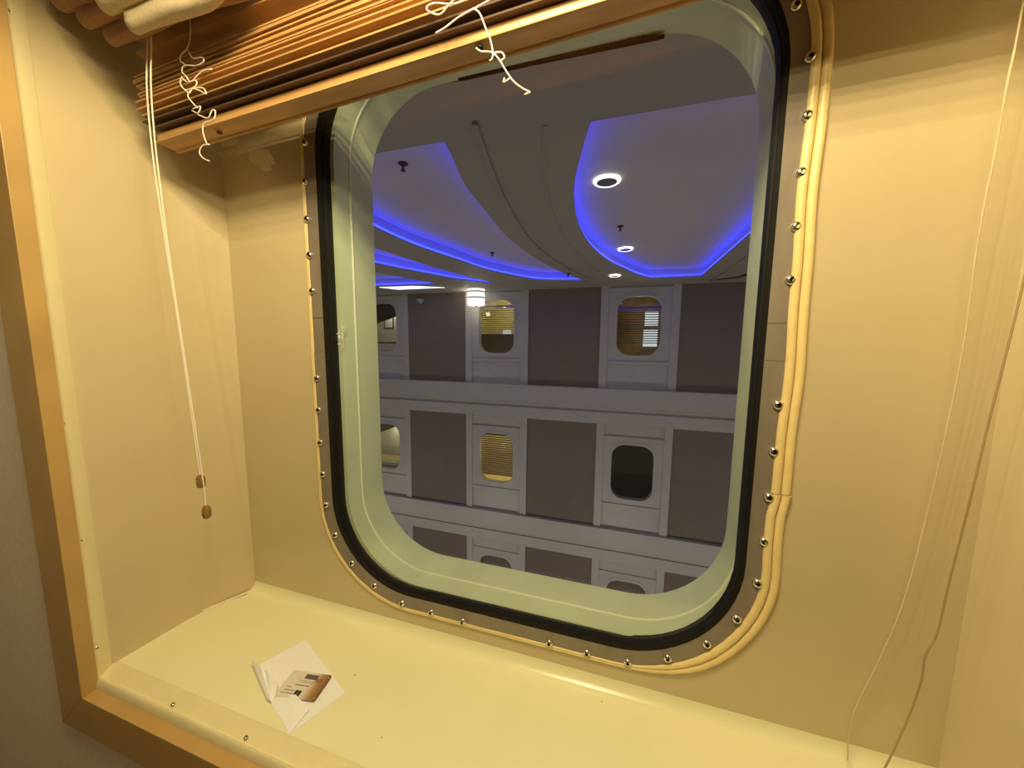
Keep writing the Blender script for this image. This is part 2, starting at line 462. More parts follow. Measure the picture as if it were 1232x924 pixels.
def framebar(quad_inner, quad_outer, name='frame_board'):
    # a mitred board: inner edge a-b, outer edge c-d, from the front plane to the wall
    (a, b), (c, d) = quad_inner, quad_outer
    V = []
    for z in (ZF, 0.5615):
        for p in (a, b, d, c): V.append(W(p[0], p[1], z))
    Fc = [(0, 1, 2, 3), (7, 6, 5, 4), (0, 4, 5, 1), (1, 5, 6, 2), (2, 6, 7, 3), (3, 7, 4, 0)]
    o = mesh(name, V, Fc, M['wood'], wf, bev=0.0012)
    return o
A, B_, C_, D_ = (XI0, YI0), (XI1, YI0), (XI1, YI1), (XI0, YI1)
a, b2, c, d = (XI0 - OUT, YI0 - OUT), (XI1 + OUT, YI0 - OUT), (XI1 + OUT, YI1 + OUT), (XI0 - OUT, YI1 + OUT)
framebar((A, D_), (a, d)); framebar((D_, C_), (d, c)); framebar((B_, C_), (b2, c)); framebar((A, B_), (a, b2))

# screws: one shared mesh, axis along -Y (towards the room)
def screw_mesh():
    prof = [(0.0062, 0.0), (0.0062, 0.0012), (0.0054, 0.0034), (0.0036, 0.0046), (0.0026, 0.0048), (0.0022, 0.0022)]
    o = lathe('screw_source', prof, M['screw'], n=12, axis='Y', mats=[M['screw'], M['socket']], mi=[0, 0, 0, 0, 1])
    me = o.data; bpy.data.objects.remove(o)
    me.name = 'screw'; return me
SCREW = screw_mesh()
def screw(loc, parent, name='screw', rot=None, scale=1.0):
    o = bpy.data.objects.new(name, SCREW); COL.objects.link(o)
    o.parent = parent; o.location = Vector(loc) - wloc(parent)
    if rot is not None: o.rotation_euler = rot
    o.scale = (scale,) * 3
    return o
for u, v in [(8, 12), (30, 190), (53, 357), (75, 510), (96, 651), (116, 779)]:
    p = pxx(u, v, -1.497)
    screw(W(-1.4955, p[1], p[2]), fl, rot=(0, 0, math.radians(90)), scale=0.55)
for u, v in [(208, 848), (296, 888)]:
    p = py(u, v, SILL + .004)
    screw(W(p[0], SILL + .003, p[2]), fl, rot=(math.radians(-90), 0, 0), scale=0.6)
for x in (-0.57, -0.25, 0.07, 0.39, 0.71):
    screw(W(x, SILL + .004, 0.585), fl, rot=(math.radians(-90), 0, 0), scale=0.6)
for y in (-0.8, -0.4, 0.0, 0.4, 0.8):
    screw(W(0.8305, y, 0.583), fl, rot=(0, 0, math.radians(-90)), scale=0.55)

# ================================================================== THE CABIN (room behind the camera)
fw = holed('wall_front', (-3.0, 2.7, -1.145, 2.139), rr(XI0 - .06, XI1 + .06, YI0 - .06, YI1 + .06, 0.02), 0.545, 0.60, M['wallgrey'])
tag(fw, 'beige grey cabin wall beside and under the wooden frame', 'wall', kind='structure')
XL, XR, YB = -2.0, 1.8, -2.7
tag(box('floor', (XL, YB, -0.02), (XR, 0.40, 0), M['carpet']), 'dark carpet of the cabin floor', 'floor', kind='structure')
tag(box('ceiling', (XL, YB, 2.2), (XR, 0.75, 2.23), M['cabinceil']), 'pale cabin ceiling panel', 'ceiling', kind='structure')
tag(box('wall_rear', (XL, YB - .03, 0), (XR, YB, 2.2), M['cabin']), 'taupe rear wall of the cabin', 'wall', kind='structure')
tag(box('wall_side_left', (XL - .03, YB, 0), (XL, 0.40, 2.2), M['cabin']), 'taupe side wall of the cabin, left', 'wall', kind='structure')
tag(box('wall_side_right', (XR, YB, 0), (XR + .03, 0.40, 2.2), M['cabin']), 'taupe side wall of the cabin, right', 'wall', kind='structure')
for i, (l, p, s) in enumerate(CABIN_LAMPS):
    L = empty('ceiling_lamp', (l[0], l[1], 2.2), ['round ceiling lamp close above the window wall', 'round ceiling lamp in the middle of the cabin ceiling'][i], 'lamp')
    lathe('lamp_ring', [(s / 2 + .004, 2.2), (s / 2 + .03, 2.198), (s / 2 + .03, 2.192), (s / 2 + .005, 2.190)], M['steel'], L, n=32, base=(l[0], l[1], 0))
    lathe('lamp_diffuser', [(s / 2 + .003, 2.199), (s / 2 + .003, 2.190), (s / 2 - .03, 2.187)], M['lampdiff'], L, n=32, base=(l[0], l[1], 0))

# ================================================================== WINDOW 1: steel ring, gasket, glass, sleeve
win = empty('window_1', W(-0.33, 0.93, 1.02), 'large rounded ship window with steel ring and pale green sleeve', 'window', kind='structure')
inner = rr(-0.988, 0.321, -0.925, 0.878, 0.32)
outer = rr(-1.042, 0.366, -0.975, 0.930, 0.365)
NP = len(inner)
def idx_near(x, y, loop):
    return min(range(len(loop)), key=lambda i: (loop[i][0] - x) ** 2 + (loop[i][1] - y) ** 2)
seams = []
for u, v in [(376, 385), (380, 421), (592, 748), (626, 757), (925, 440), (932, 388)]:
    p = pz(u, v, 1.0); seams.append(idx_near(p[0], p[1], inner))
seams += [idx_near(-0.2, -0.925, inner), idx_near(-0.45, -0.925, inner)]
seams.sort()
for k in range(len(seams)):
    i0 = seams[k]; i1 = seams[(k + 1) % len(seams)]
    if i1 <= i0: i1 += NP
    # shorten the piece by half a millimetre at each end: nudge end vertices
    o = loft('ring_segment', [(inner, 0.9985), (inner, 0.9945), (outer, 0.9945), (outer, 0.9985)], M['steel'], win, closed_profile=True, rng=(i0, i1), auto=30)
    dz = random.uniform(-.0004, .0004)
    o.location.y += dz
    c0 = sum((v.co for v in o.data.vertices), Vector()) / len(o.data.vertices)
    o.scale = (0.9992, 1, 0.9992) if i1 - i0 > 12 else (1, 1, 0.985 if abs(inner[i0][0]) > .25 and abs(inner[i0][0] - inner[i1 % NP][0]) < .01 else 1)
SCR = [(368, 172), (368, 219), (370, 264), (373, 307), (376, 350), (382, 455), (384, 493), (386, 532), (389, 570), (393, 607), (404, 643), (424, 677), (451, 704), (484, 725), (519, 736), (557, 747),
       (661, 773), (706, 785), (755, 796), (803, 791), (850, 774), (886, 744), (911, 701), (919, 651), (925, 598), (931, 543), (936, 487), (951, 337), (958, 273), (964, 208), (971, 140), (974, 70), (957, 8)]
for u, v in SCR:
    p = pz(u, v, 0.9945)
    screw(W(*p), win, scale=1.3)
for x, y in [(0.19, -0.88), (0.09, -0.935), (-0.03, -0.955), (-0.15, -0.955), (-0.5, -0.955), (-0.62, -0.955), (-0.76, -0.935), (-0.87, -0.88), (-0.96, -0.80)]:
    screw(W(x, y, 0.9945), win, scale=1.3)
gi = rr(-0.957, 0.306, -0.895, 0.858, 0.295)
gm = rr(-0.974, 0.315, -0.912, 0.870, 0.308)
gm2 = rr(-0.966, 0.310, -0.903, 0.864, 0.302)
gk = loft('gasket', [(inner, 1.0), (inner, 0.994), (gm, 0.994), (gm2, 0.994), (gm2, 0.999), (gi, 1.002), (gi, 1.03), (inner, 1.03)], M['rubber'], win, closed_profile=True)
pane_l = rr(-0.975, 0.318, -0.915, 0.872, 0.31, ns=6, nc=8)
def pane(name, loop, z0, z1, parent, conv=W, mt=None):
    n = len(loop)
    V = [conv(x, y, z0) for x, y in loop] + [conv(x, y, z1) for x, y in loop]
    Fc = [tuple(range(n)), tuple(range(2 * n - 1, n - 1, -1))] + [(i, (i + 1) % n, n + (i + 1) % n, n + i) for i in range(n)]
    return mesh(name, V, Fc, mt or M['glass'], parent)
pane('pane', pane_l, 1.008, 1.020, win)
w = WIN
def wl_(d): return rr(w['x0'] - d, w['x1'] + d, w['y0'] - d, w['y1'] + d, w['r'] + d)
sl = loft('sleeve', [(wl_(0.012), 1.024), (wl_(0.0), 1.08), (wl_(0.0), 1.20), (wl_(0.03), 1.20), (wl_(0.03), 1.024)], M['green'], win, closed_profile=True)
wp = wl_(0.0)
V, Fc = tubedata([W(p[0], p[1], 1.082) for p in wp], 0.0028, 6, True)
ws = mesh('weld_seam', V, Fc, M['weld'], sl, smooth=True)
# chalk scribble on the sleeve's left wall
xs = w['x0'] + .012
CH = [[(411, 390), (412, 397), (412.5, 405), (413, 412), (413, 418)], [(412, 394), (418, 393.5)], [(412, 399), (417.5, 398.6)], [(405, 402), (409, 399.5)], [(410, 404.5), (412.5, 406.5)], [(406, 414), (409.5, 413.5), (410.5, 416)], [(406.5, 405), (409, 403.5), (408, 407.5)]]
Vc = []; Fcc = []
for st in CH:
    pts = [W(*pxx(u, v, w['x0'] + .0015)) for u, v in st]
    v_, f_ = tubedata(pts, 0.0007, 5); n0 = len(Vc); Vc += v_; Fcc += [tuple(i + n0 for i in f) for f in f_]
mesh('chalk_scribble', Vc, Fcc, M['chalk'], sl)
# black seal under the outer top edge
P = [pz(u, v, 1.19) for u, v in [(522, 98.5), (545, 91), (640, 68.5), (730, 49), (772, 42.5), (800, 41), (790, 44), (770, 48), (640, 75), (560, 92.5)]]
V = [W(*p) for p in P] + [W(p[0], p[1], 1.205) for p in P]
n = len(P)
mesh('drip_seal', V, [tuple(range(n)), tuple(range(2 * n - 1, n - 1, -1))] + [(i, (i + 1) % n, n + (i + 1) % n, n + i) for i in range(n)], M['seal'], win)
# yellow double bead around the ring
def offs(loop, amount):
    n = len(loop); out = []
    for i in range(n):
        ax, ay = loop[i - 1]; bx, by = loop[(i + 1) % n]
        tx, ty = bx - ax, by - ay; l = math.hypot(tx, ty); d_ = amount(i, loop[i])
        out.append((loop[i][0] - ty / l * d_, loop[i][1] + tx / l * d_))
    return out
def sm(t): t = max(0, min(1, t)); return t * t * (3 - 2 * t)
def wide(p):       # 1 along the right-hand side, 0 elsewhere
    return sm((p[0] - 0.02) / 0.25)
def wav(p): return 0.0022 * math.sin(p[1] * 9.0 + 1) + 0.0012 * math.sin(p[1] * 23)
rb = lambda p: 0.0042 + 0.0062 * wide(p)
off1 = offs(outer, lambda i, p: -0.003 + 0.004 * wide(p) + wav(p) * wide(p))
off2 = offs(outer, lambda i, p: 0.003 + 0.0185 * wide(p) + wav(p) * wide(p))
# check the outward direction of the offset
if off2[10][0] > outer[10][0]:
    off1 = offs(outer, lambda i, p: -(-0.003 + 0.004 * wide(p) + wav(p) * wide(p)))
    off2 = offs(outer, lambda i, p: -(0.003 + 0.0185 * wide(p) + wav(p) * wide(p)))
brk = idx_near(0.366, 0.391, outer)
tr = empty('trim_6', W(-0.33, 0.93, 0.99), 'yellow ribbed rubber bead around the steel window ring', 'trim', kind='structure')
for off in (off1, off2):
    order = [(brk + 1 + i) % NP for i in range(NP)]
    pts = [W(off[i][0] + (0.004 * sm((off[i][1] + 0.5) / 0.5) if (off[i][1] < 0.391 and off[i][0] > .3) else 0), off[i][1], 0.996) for i in order]
    rads = [rb(outer[i]) * S for i in order]
    pts.append(pts[-1].lerp(pts[0], 0.93) + Vector((0.002, 0, 0))); rads.append(rads[-1])
    tube('bead', pts, lambda i: rads[i], M['yellow'], tr, n=8)

# ================================================================== VENETIAN BLIND (wooden)
vb = empty('venetian_blind', W(-0.3, -0.66, 0.79), 'raised wooden venetian blind hanging across the window top', 'blind')
BX0, BX1, TILT = -1.365, 0.64, -0.047          # y change per unit x
def bar(name, xa, xb, ya, prof, mt, parent, tilt=TILT, yaw=0.0, bend=None, seg=1):
    """extrude a (dy, z) profile along the blind; ya = y at BX0"""
    V = []; n = len(prof); Fc = []
    for s in range(seg + 1):
        x = xa + (xb - xa) * s / seg
        by = bend(s / seg) if bend else 0
        for dy, z in prof:
            V.append(W(x, ya + tilt * (x - BX0) + dy + by, z + yaw * (x - BX0)))
    for s in range(seg):
        for i in range(n):
            j = (i + 1) % n
            Fc.append((s * n + i, s * n + j, (s + 1) * n + j, (s + 1) * n + i))
    Fc.append(tuple(range(n))); Fc.append(tuple(seg * n + i for i in range(n))[::-1])
    return mesh(name, V, Fc, mt, parent, bev=0.0, smooth=True, auto=35)
# bottom rail with eased edges
def rounded_prof(y0, y1, z0, z1, r, k=3):
    P = []
    for cy, cz, a0 in ((y0 + r, z0 + r, 180), (y0 + r, z1 - r, 90), (y1 - r, z1 - r, 0), (y1 - r, z0 + r, -90)):
        for i in range(k + 1):
            a_ = math.radians(a0 - 90 * i / k); P.append((cy + r * math.cos(a_), cz + r * math.sin(a_)))
    return P
rail = bar('bottom_rail', BX0, BX1, -0.598, rounded_prof(-0.016, 0.016, 0.775, 0.838, 0.006), M['blind'], vb)
for u, v in [(264, 160), (578, 58)]:      # cord holes under the rail
    d_ = ray(u, v)
    best = None
    for k in range(200):
        z = 0.77 + 0.08 * k / 200
        p = pz(u, v, z); yb = -0.582 + TILT * (p[0] - BX0)
        if best is None or abs(p[1] - yb) < best[0]: best = (abs(p[1] - yb), p, yb)
    p = best[1]
    lathe('cord_hole', [(0.0045, 0.001), (0.0045, -0.0006), (0.003, -0.0008)], M['socket'], rail, n=12, base=W(p[0], best[2], p[2]))
slat_y = [-0.622, -0.636, -0.651, -0.657, -0.663, -0.669, -0.684, -0.690, -0.696, -0.702, -0.708, -0.723, -0.729, -0.735, -0.741, -0.747, -0.753, -0.812, -0.87, -0.92]
for i, y in enumerate(slat_y):
    z0 = 0.752 + random.uniform(-.010, .010) if i < 17 else 0.748
    xa = BX0 - 0.012 + random.uniform(-.016, .014); tl = TILT * (1.0 if i < 17 else 0.6) + random.uniform(-.0025, .0025)
    if i == 0: xa, z0 = BX0, 0.765
    tip = random.uniform(-.004, .006)
    th = 0.0032
    amp = random.uniform(-.003, .004)
    bar('slat', xa, BX1, y, [(-th / 2, z0), (th / 2, z0 + .001), (th / 2 + tip, z0 + 0.074), (-th / 2 + tip, z0 + 0.074)], M['gap_shade'] if i < 2 else M["blind"], vb, tilt=tl, bend=lambda t, a_=amp: a_ * math.sin(math.pi * t), seg=8)
bar('head_rail', BX0 - .02, BX1 + .02, -1.005, rounded_prof(-0.04, 0.04, 0.74, 0.84, 0.006), M['blind'], vb, tilt=0)
# tangled ladder strings
def strings(name, strokes, z, r=0.0011):
    Vv = []; Ff = []
    for st in strokes:
        pts = smoothpath([W(*pz(s[0], s[1], s[2] if len(s) > 2 else z)) for s in st], 5)
        v_, f_ = tubedata(pts, r, 6); n0 = len(Vv); Vv += v_; Ff += [tuple(i + n0 for i in f) for f in f_]
    return mesh(name, Vv, Ff, M['cord'], vb, smooth=True)
strings('ladder_string', [
    [(228, 22), (229, 40), (226, 57), (218, 66), (217, 73), (222, 77)],
    [(226, 60), (232, 70), (243, 69), (245, 74), (236, 79), (222, 79), (219, 86), (224, 92), (230, 98), (243, 86), (255, 83)],
    [(219, 92), (217, 100), (223, 108), (235, 104), (236, 97), (226, 99), (219, 94)],
    [(222, 108), (228, 112), (232, 107), (240, 109), (248, 113), (244, 106), (232, 107), (226, 115), (232, 124), (238, 130)],
    [(232, 131), (241, 128), (238, 136), (231, 133)],
    [(238, 138), (250, 142), (255, 133), (259, 134), (257, 144), (246, 148), (244, 156), (246, 166), (249, 173)],
    [(252, 174), (244, 175), (240, 183), (244, 190), (252, 194)]], 0.735)
strings('ladder_string', [
    [(600, -6), (575, 8), (553, 20), (536, 33), (524, 40)],
    [(560, 0), (545, 5), (522, 4), (513, 10), (520, 16), (530, 17), (540, 6), (548, -2)],
    [(569, 10), (577, 16), (584, 33), (590, 48), (593, 63), (592, 71), (589, 73)],
    [(573, 58), (579, 62), (591, 63), (600, 71), (608, 84), (617, 97), (628, 106), (638, 111)],
    [(593, 64), (603, 63), (607, 69), (603, 73)], [(614, 94), (606, 99), (607, 94)], [(638, 111), (631, 114)]], 0.735)
# lift cords with wooden tassels (left) - a separate pull each
def pull(name, path, tz, label):
    o = empty(name, W(*path[-1]), label, 'blind cord', 'lift cords of the wooden blind')
    tube('cord', smoothpath([W(*p) for p in path], 4), 0.0013, M['cord'], o, n=6)
    b_ = Vector(W(*path[-1])) - Vector((0, 0, 0.024))
    lathe('tassel', [(0.0035, 0.0), (0.0065, 0.002), (0.0078, 0.010), (0.0074, 0.020), (0.0052, 0.026), (0.0025, 0.0275)], M['tassel'], o, n=14, base=b_)
    return o
c1 = [pz(u, v, 0.715) for u, v in [(176, 34), (176.5, 100), (180, 150), (187, 210), (199, 290), (216, 400), (232, 510), (241, 573)]]
c2 = [pz(u, v, 0.712) for u, v in [(181, 34), (181.5, 100), (186, 165), (193, 225), (204, 310), (219, 410), (235, 515), (244, 575), (248, 610)]]
c1 = [(-1.26, HEAD, 0.715)] + c1; c2 = [(-1.245, HEAD, 0.712)] + c2
pull('pull_cord', c1, 0, 'white lift cord with the upper of two brown wooden tassels')
pull('pull_cord', c2, 0, 'white lift cord with the lower of two brown wooden tassels')
# loose cords hanging at the right and trailing onto the sill
def loose(pix, label, mt):
    P = []
    for u, v, z in pix:
        p = pz(u, v, z)
        P.append(p)
    # the tail lies on the sill
    e_ = P[-1]
    P = [(P[0][0] + .002, HEAD, P[0][2] - .01)] + P
    o = tube('loose_cord', smoothpath([W(*p) for p in P], 5), 0.0011, mt, n=6)
    tag(o, label, 'cord', 'loose cords at the right of the window')
loose([(1228, 20, 0.93), (1212, 100, 0.93), (1195, 195, 0.93), (1186, 236, 0.93), (1172, 320, 0.935), (1160, 410, 0.94), (1138, 520, 0.945), (1110, 640, 0.95), (1085, 730, 0.955), (1055, 800, 0.96), (1030, 850, 0.965), (1021, 885, 0.965), (1020, 915, 0.955)],
      'cream cord nearer the window, trailing down the wall to the sill', M['cord_cream'])
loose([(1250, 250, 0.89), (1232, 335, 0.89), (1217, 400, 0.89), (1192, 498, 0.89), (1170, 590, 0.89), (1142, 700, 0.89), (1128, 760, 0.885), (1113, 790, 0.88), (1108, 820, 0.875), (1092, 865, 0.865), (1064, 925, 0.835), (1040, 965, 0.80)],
      'thin cord coloured dark for shade, nearer the right niche wall, hanging down past the sill edge', M['cord_shade'])

# ================================================================== ROMAN SHADE (gathered fabric, upper left)
rs = empty('roman_shade', W(-1.2, -0.76, 0.64), 'bunched cream and brown fabric shade in the upper left', 'curtain')
def fold(name, x0, x1, yb, z, th, mt, parent, lift=0.10, seed=0):
    """hanging fold: a U-shaped fabric roll along x, its right end lifting up and its left end rounded"""
    rnd = random.Random(seed); V = []; Fc = []; nx = 26; k = 14
    ph = rnd.uniform(0, 6)
    for s in range(nx + 1):
        t = s / nx; x = x0 + (x1 - x0) * t
        env = math.sqrt(max(0.0, 1 - (1 - min(1, t / 0.045)) ** 2)) if t < 0.045 else 1.0
        up = lift * max(0, (t - 0.62) / 0.38) ** 2 + 0.003 * math.sin(9 * t + ph) + 0.03 * (1 - env)
        w_ = th * (0.35 + 0.65 * env) * (1 + 0.10 * math.sin(13 * t + ph * 2))
        zz = z + 0.004 * math.sin(6 * t + ph)
        for i in range(k):
            a_ = math.pi * i / (k - 1)
            V.append(W(x, yb - up - w_ / 2 + w_ / 2 * math.sin(a_), zz - w_ / 2 * math.cos(a_)))
        V.append(W(x, HEAD, zz + w_ / 2)); V.append(W(x, HEAD, zz - w_ / 2))
    kk = k + 2
    for s in range(nx):
        for i in range(kk):
            j = (i + 1) % kk
            Fc.append((s * kk + i, s * kk + j, (s + 1) * kk + j, (s + 1) * kk + i))
    Fc.append(tuple(range(kk))); Fc.append(tuple(nx * kk + i for i in range(kk))[::-1])
    return mesh(name, V, Fc, mt, parent, smooth=True, auto=70)
fold('fold', -1.47, -0.90, -0.853, 0.640, 0.040, M['fabric_b'], rs, 0.0, 1)
fold('fold', -1.425, -0.86, -0.824, 0.668, 0.036, M['fabric_b'], rs, 0.0, 2)
fold('fold', -1.385, -0.86, -0.792, 0.694, 0.034, M['fabric_b'], rs, 0.0, 3)
fold('fold', -1.335, -0.72, -0.840, 0.618, 0.040, M['fabric_c'], rs, 0.06, 4)
fold('fold', -1.285, -0.76, -0.808, 0.645, 0.036, M['fabric_c'], rs, 0.08, 5)
fold('fold', -1.225, -0.82, -0.768, 0.668, 0.036, M['fabric_c'], rs, 0.09, 6)

# ================================================================== PAPER FOLDER AND KEY CARD ON THE SILL
def sheet(name, pts, th, mt, parent, lift=0.0):
    V = [Vector(p) for p in pts] + [Vector(p) + Vector((0, 0, th)) for p in pts]
    n = len(pts)
    return mesh(name, V, [tuple(range(n - 1, -1, -1)), tuple(range(n, 2 * n))] + [(i, (i + 1) % n, n + (i + 1) % n, n + i) for i in range(n)], mt, parent)
def onsill(u, v, h=0.0):
    p = py(u, v, SILL - h / S); return W(*p)
pf = empty('card_folder', onsill(355, 830), 'folded white paper card holder lying open on the sill', 'paper')
A1, A2, A3, A4 = onsill(367.5, 770), onsill(415.5, 834), onsill(348, 884.5), onsill(311, 801)
A34 = onsill(327, 846)
sheet('back_leaf', [A1 + Vector((0, 0, .0004)), A2 + Vector((0, 0, .0004)), A3 + Vector((0, 0, .0004)), A34 + Vector((0, 0, .0004)), A4 + Vector((0, 0, .0004))], 0.0005, M['paper'], pf)
up = Vector((0, 0, 0.0035))
# pocket flap folded over, its free edge slightly raised
Bp = [onsill(326, 846, .001), onsill(349, 883, .001), onsill(372, 854, .004), onsill(356, 836, .006), onsill(334, 836, .003)]
sheet('pocket_flap', Bp, 0.0005, M['paper'], pf)
# spine flap standing up along the left edge
h1 = 0.016
q0, q1 = onsill(328, 847), onsill(313, 802)
e0, e1 = onsill(321, 840, .013), onsill(302, 794, .020)
V = [q0 + Vector((0, 0, .0008)), q1 + Vector((0, 0, .0008)), e1, e0]
nrm = Vector((0.0005, 0, 0))
V = V + [v + nrm for v in V]
mesh('spine_flap', V, [(0, 1, 2, 3), (7, 6, 5, 4), (0, 4, 5, 1), (1, 5, 6, 2), (2, 6, 7, 3), (3, 7, 4, 0)], M['paper'], pf)
# curled tab between spine and pocket
V = [onsill(326, 847, .001), onsill(318, 806, .002), onsill(322, 808, .016), onsill(334, 822, .014), onsill(331, 838, .006)]
V = V + [v + Vector((.0005, .0003, 0)) for v in V]
mesh('inner_tab', V, [(0, 1, 2, 3, 4), (9, 8, 7, 6, 5)] + [(i, (i + 1) % 5, 5 + (i + 1) % 5, 5 + i) for i in range(5)], M['paper'], pf)
# key card
K_tr, K_br, K_tl = onsill(399.5, 812.5, .0045), onsill(378, 845, .0045), onsill(352, 805.5, .0045)
ux = (K_tr - K_tl); ux.z = 0; ux.normalize()
uy = (K_tr - K_br); uy.z = 0; uy = (uy - ux * uy.dot(ux)).normalized()
CW, CHh = 0.0856, 0.0540
org = (K_tr + K_br) / 2 - ux * CW - uy * CHh / 2
def cardpt(a_, b_, h=0.0): return Vector((a_, b_, h))
kco = empty('key_card', org, 'white plastic key card with a copper brown end on the folder', 'card')
ang = math.atan2(ux.y, ux.x)
def cardmesh(name, V, Fc, mt, smooth=False):
    me = bpy.data.meshes.new(name); me.from_pydata(V, [], Fc); me.materials.append(mt)
    o = bpy.data.objects.new(name, me); COL.objects.link(o); o.parent = kco; return o
kco.rotation_euler = (0, 0, ang)
loop = [(p[0], p[1]) for p in rr(0, CW, 0, CHh, 0.0032, ns=1, nc=5)]
n = len(loop)
cardmesh('card_body', [(x, y, 0) for x, y in loop] + [(x, y, 0.00076) for x, y in loop],
         [tuple(range(n - 1, -1, -1)) if False else tuple(range(n)), tuple(range(2 * n - 1, n - 1, -1))] + [(i, (i + 1) % n, n + (i + 1) % n, n + i) for i in range(n)], M['card'])
def cardrect(name, x0, x1, y0, y1, mt, z=0.00085):
    cardmesh(name, boxv((x0, y0, 0.0007), (x1, y1, z)), BOXF, mt)
cardrect('print_block', 0.034, 0.061, 0.0395, 0.0495, M['inkgrey'])
cardrect('logo_square', 0.036, 0.049, 0.004, 0.0155, M['ink'])
cardrect('logo_mark', 0.0405, 0.0445, 0.007, 0.0125, M['inkgrey'], 0.0009)
# printed lines: rows of short dashes standing for words too small to read
def dashes(name, x0, x1, y, h, mt, seed):
    rnd = random.Random(seed); V = []; Fc = []; x = x0
    while x < x1:
        l = rnd.uniform(0.0008, 0.0022)
        n0 = len(V); V += boxv((x, y, 0.0007), (min(x + l, x1), y + h, 0.00084)); Fc += [tuple(i + n0 for i in f) for f in BOXF]
        x += l + rnd.uniform(0.0005, 0.0010)
    cardmesh(name, V, Fc, mt)
dashes('printed_line', 0.026, 0.058, 0.0345, 0.0012, M['inkgrey'], 1)
dashes('printed_line', 0.034, 0.058, 0.0310, 0.0012, M['inkgrey'], 2)
dashes('printed_line', 0.026, 0.056, 0.0245, 0.0022, M['ink'], 3)
dashes('printed_line', 0.012, 0.034, 0.0125, 0.0022, M['inkred'], 4)
dashes('printed_line', 0.012, 0.022, 0.0190, 0.0018, M['inkred'], 5)
dashes('printed_line', 0.008, 0.034, 0.0070, 0.0014, M['ink'], 6)
fc = bpy.data.curves.new('card_lettering', 'FONT'); fc.body = 'DE'; fc.size = 0.0115; fc.extrude = 0.0001
fo = bpy.data.objects.new('card_lettering', fc); COL.objects.link(fo); fo.parent = kco
fc.materials.append(M['ink'])
lm_ = bpy.data.meshes.new_from_object(fo.evaluated_get(bpy.context.evaluated_depsgraph_get()))
bpy.data.objects.remove(fo); bpy.data.curves.remove(fc)
lm_.name = 'card_lettering'
fo = bpy.data.objects.new('card_lettering', lm_); COL.objects.link(fo); fo.parent = kco
fo.location = (0.0735, 0.0425, 0.0009); fo.rotation_euler = (0, 0, math.pi)
for x, y in ((0.081, 0.0485), (0.081, 0.0052)):
    cardrect('print_dot', x - .0008, x + .0008, y - .0008, y + .0008, M['paper'])

# ================================================================== THE PROMENADE BEYOND THE GLASS
ZW = 7.5                                   # distance of the opposite facade in metres
HC, HT = -1.13, -1.29                      # lower ceiling and tray ceiling (y down from the eye)
XA0, XA1, YF = -11.0, 10.0, 9.0
ex = holed('wall_exterior', (XA0 / S, XA1 / S, -1.4 / S, YF / S), wl_(0.028), 1.10, 1.195, M['fgrey'])
tag(ex, 'grey promenade-side wall around this cabin window', 'wall', kind='structure')
tag(mbox('floor_promenade', XA0, XA1, YF, YF + .05, 0.8, ZW + .2, M['afloor']), 'stone floor of the promenade far below', 'floor', kind='structure')
# --- ceiling with cut-out trays
def interp(P, k=5):
    P3 = smoothpath([Vector((p[0], p[1], 0)) for p in P], k); return [(p.x, p.y) for p in P3]
tray1 = interp([(-.21, 2.0), (-.28, 2.25), (-.38, 2.68), (-.44, 3.15), (-.46, 3.64), (-.42, 4.35), (-.27, 5.16), (-.06, 5.78), (.18, 6.39), (.40, 6.78)]) + [(1.18, 6.80), (1.19, 4.4), (1.19, 2.0)]
t2r = interp([(-1.02, 1.95), (-1.06, 2.15), (-1.14, 2.49), (-1.19, 3.04), (-1.24, 3.78), (-1.20, 4.6), (-1.08, 5.4), (-.92, 6.1), (-.73, 6.72)])
t2l = interp([(-1.28, 6.56), (-1.61, 6.33), (-2.06, 5.45), (-2.24, 4.63), (-2.40, 3.84), (-2.42, 3.11), (-2.34, 2.4), (-2.2, 1.95)])
tray2 = t2r + t2l
tray3 = interp([(-2.95, 3.2), (-2.9, 4.0), (-2.8, 4.9), (-2.62, 5.8), (-2.40, 6.58)]) + interp([(-2.49, 6.56), (-2.91, 6.0), (-3.26, 5.2), (-3.51, 4.51), (-3.62, 3.8), (-3.66, 3.2)])
tray4 = [(-4.1, 4.0), (-3.95, 4.8), (-3.75, 5.6), (-3.5, 6.40), (-5.2, 6.33), (-5.2, 4.0)]
tray5 = [(1.95, 2.0), (1.95, 5.6), (2.5, 6.5), (3.6, 6.5), (3.6, 2.0)]
trays = [tray1, tray2, tray3, tray4, tray5]
rect = [(XA0, 0.74), (XA1, 0.74), (XA1, ZW + .25), (XA0, ZW + .25)]
polys = [[Vector((x, z, 0)) for x, z in rect]] + [[Vector((x, z, 0)) for x, z in t] for t in trays]
flat = [p for poly in polys for p in poly]
tris = tessellate_polygon(polys)
ac = mesh('ceiling_promenade', [Mt(p.x, HC, p.y) for p in flat] , [tuple(t) for t in tris], M['aceil'])
tag(ac, 'grey promenade ceiling with curved recessed trays', 'ceiling', kind='structure')
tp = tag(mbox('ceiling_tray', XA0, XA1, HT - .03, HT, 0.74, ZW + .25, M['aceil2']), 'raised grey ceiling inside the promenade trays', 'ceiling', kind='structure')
names = ['horseshoe shaped ceiling tray right of the window middle', 'long curved ceiling tray on the left', 'far narrow curved ceiling tray on the left', 'farthest ceiling tray at the left window edge', 'ceiling tray beyond the right window edge']
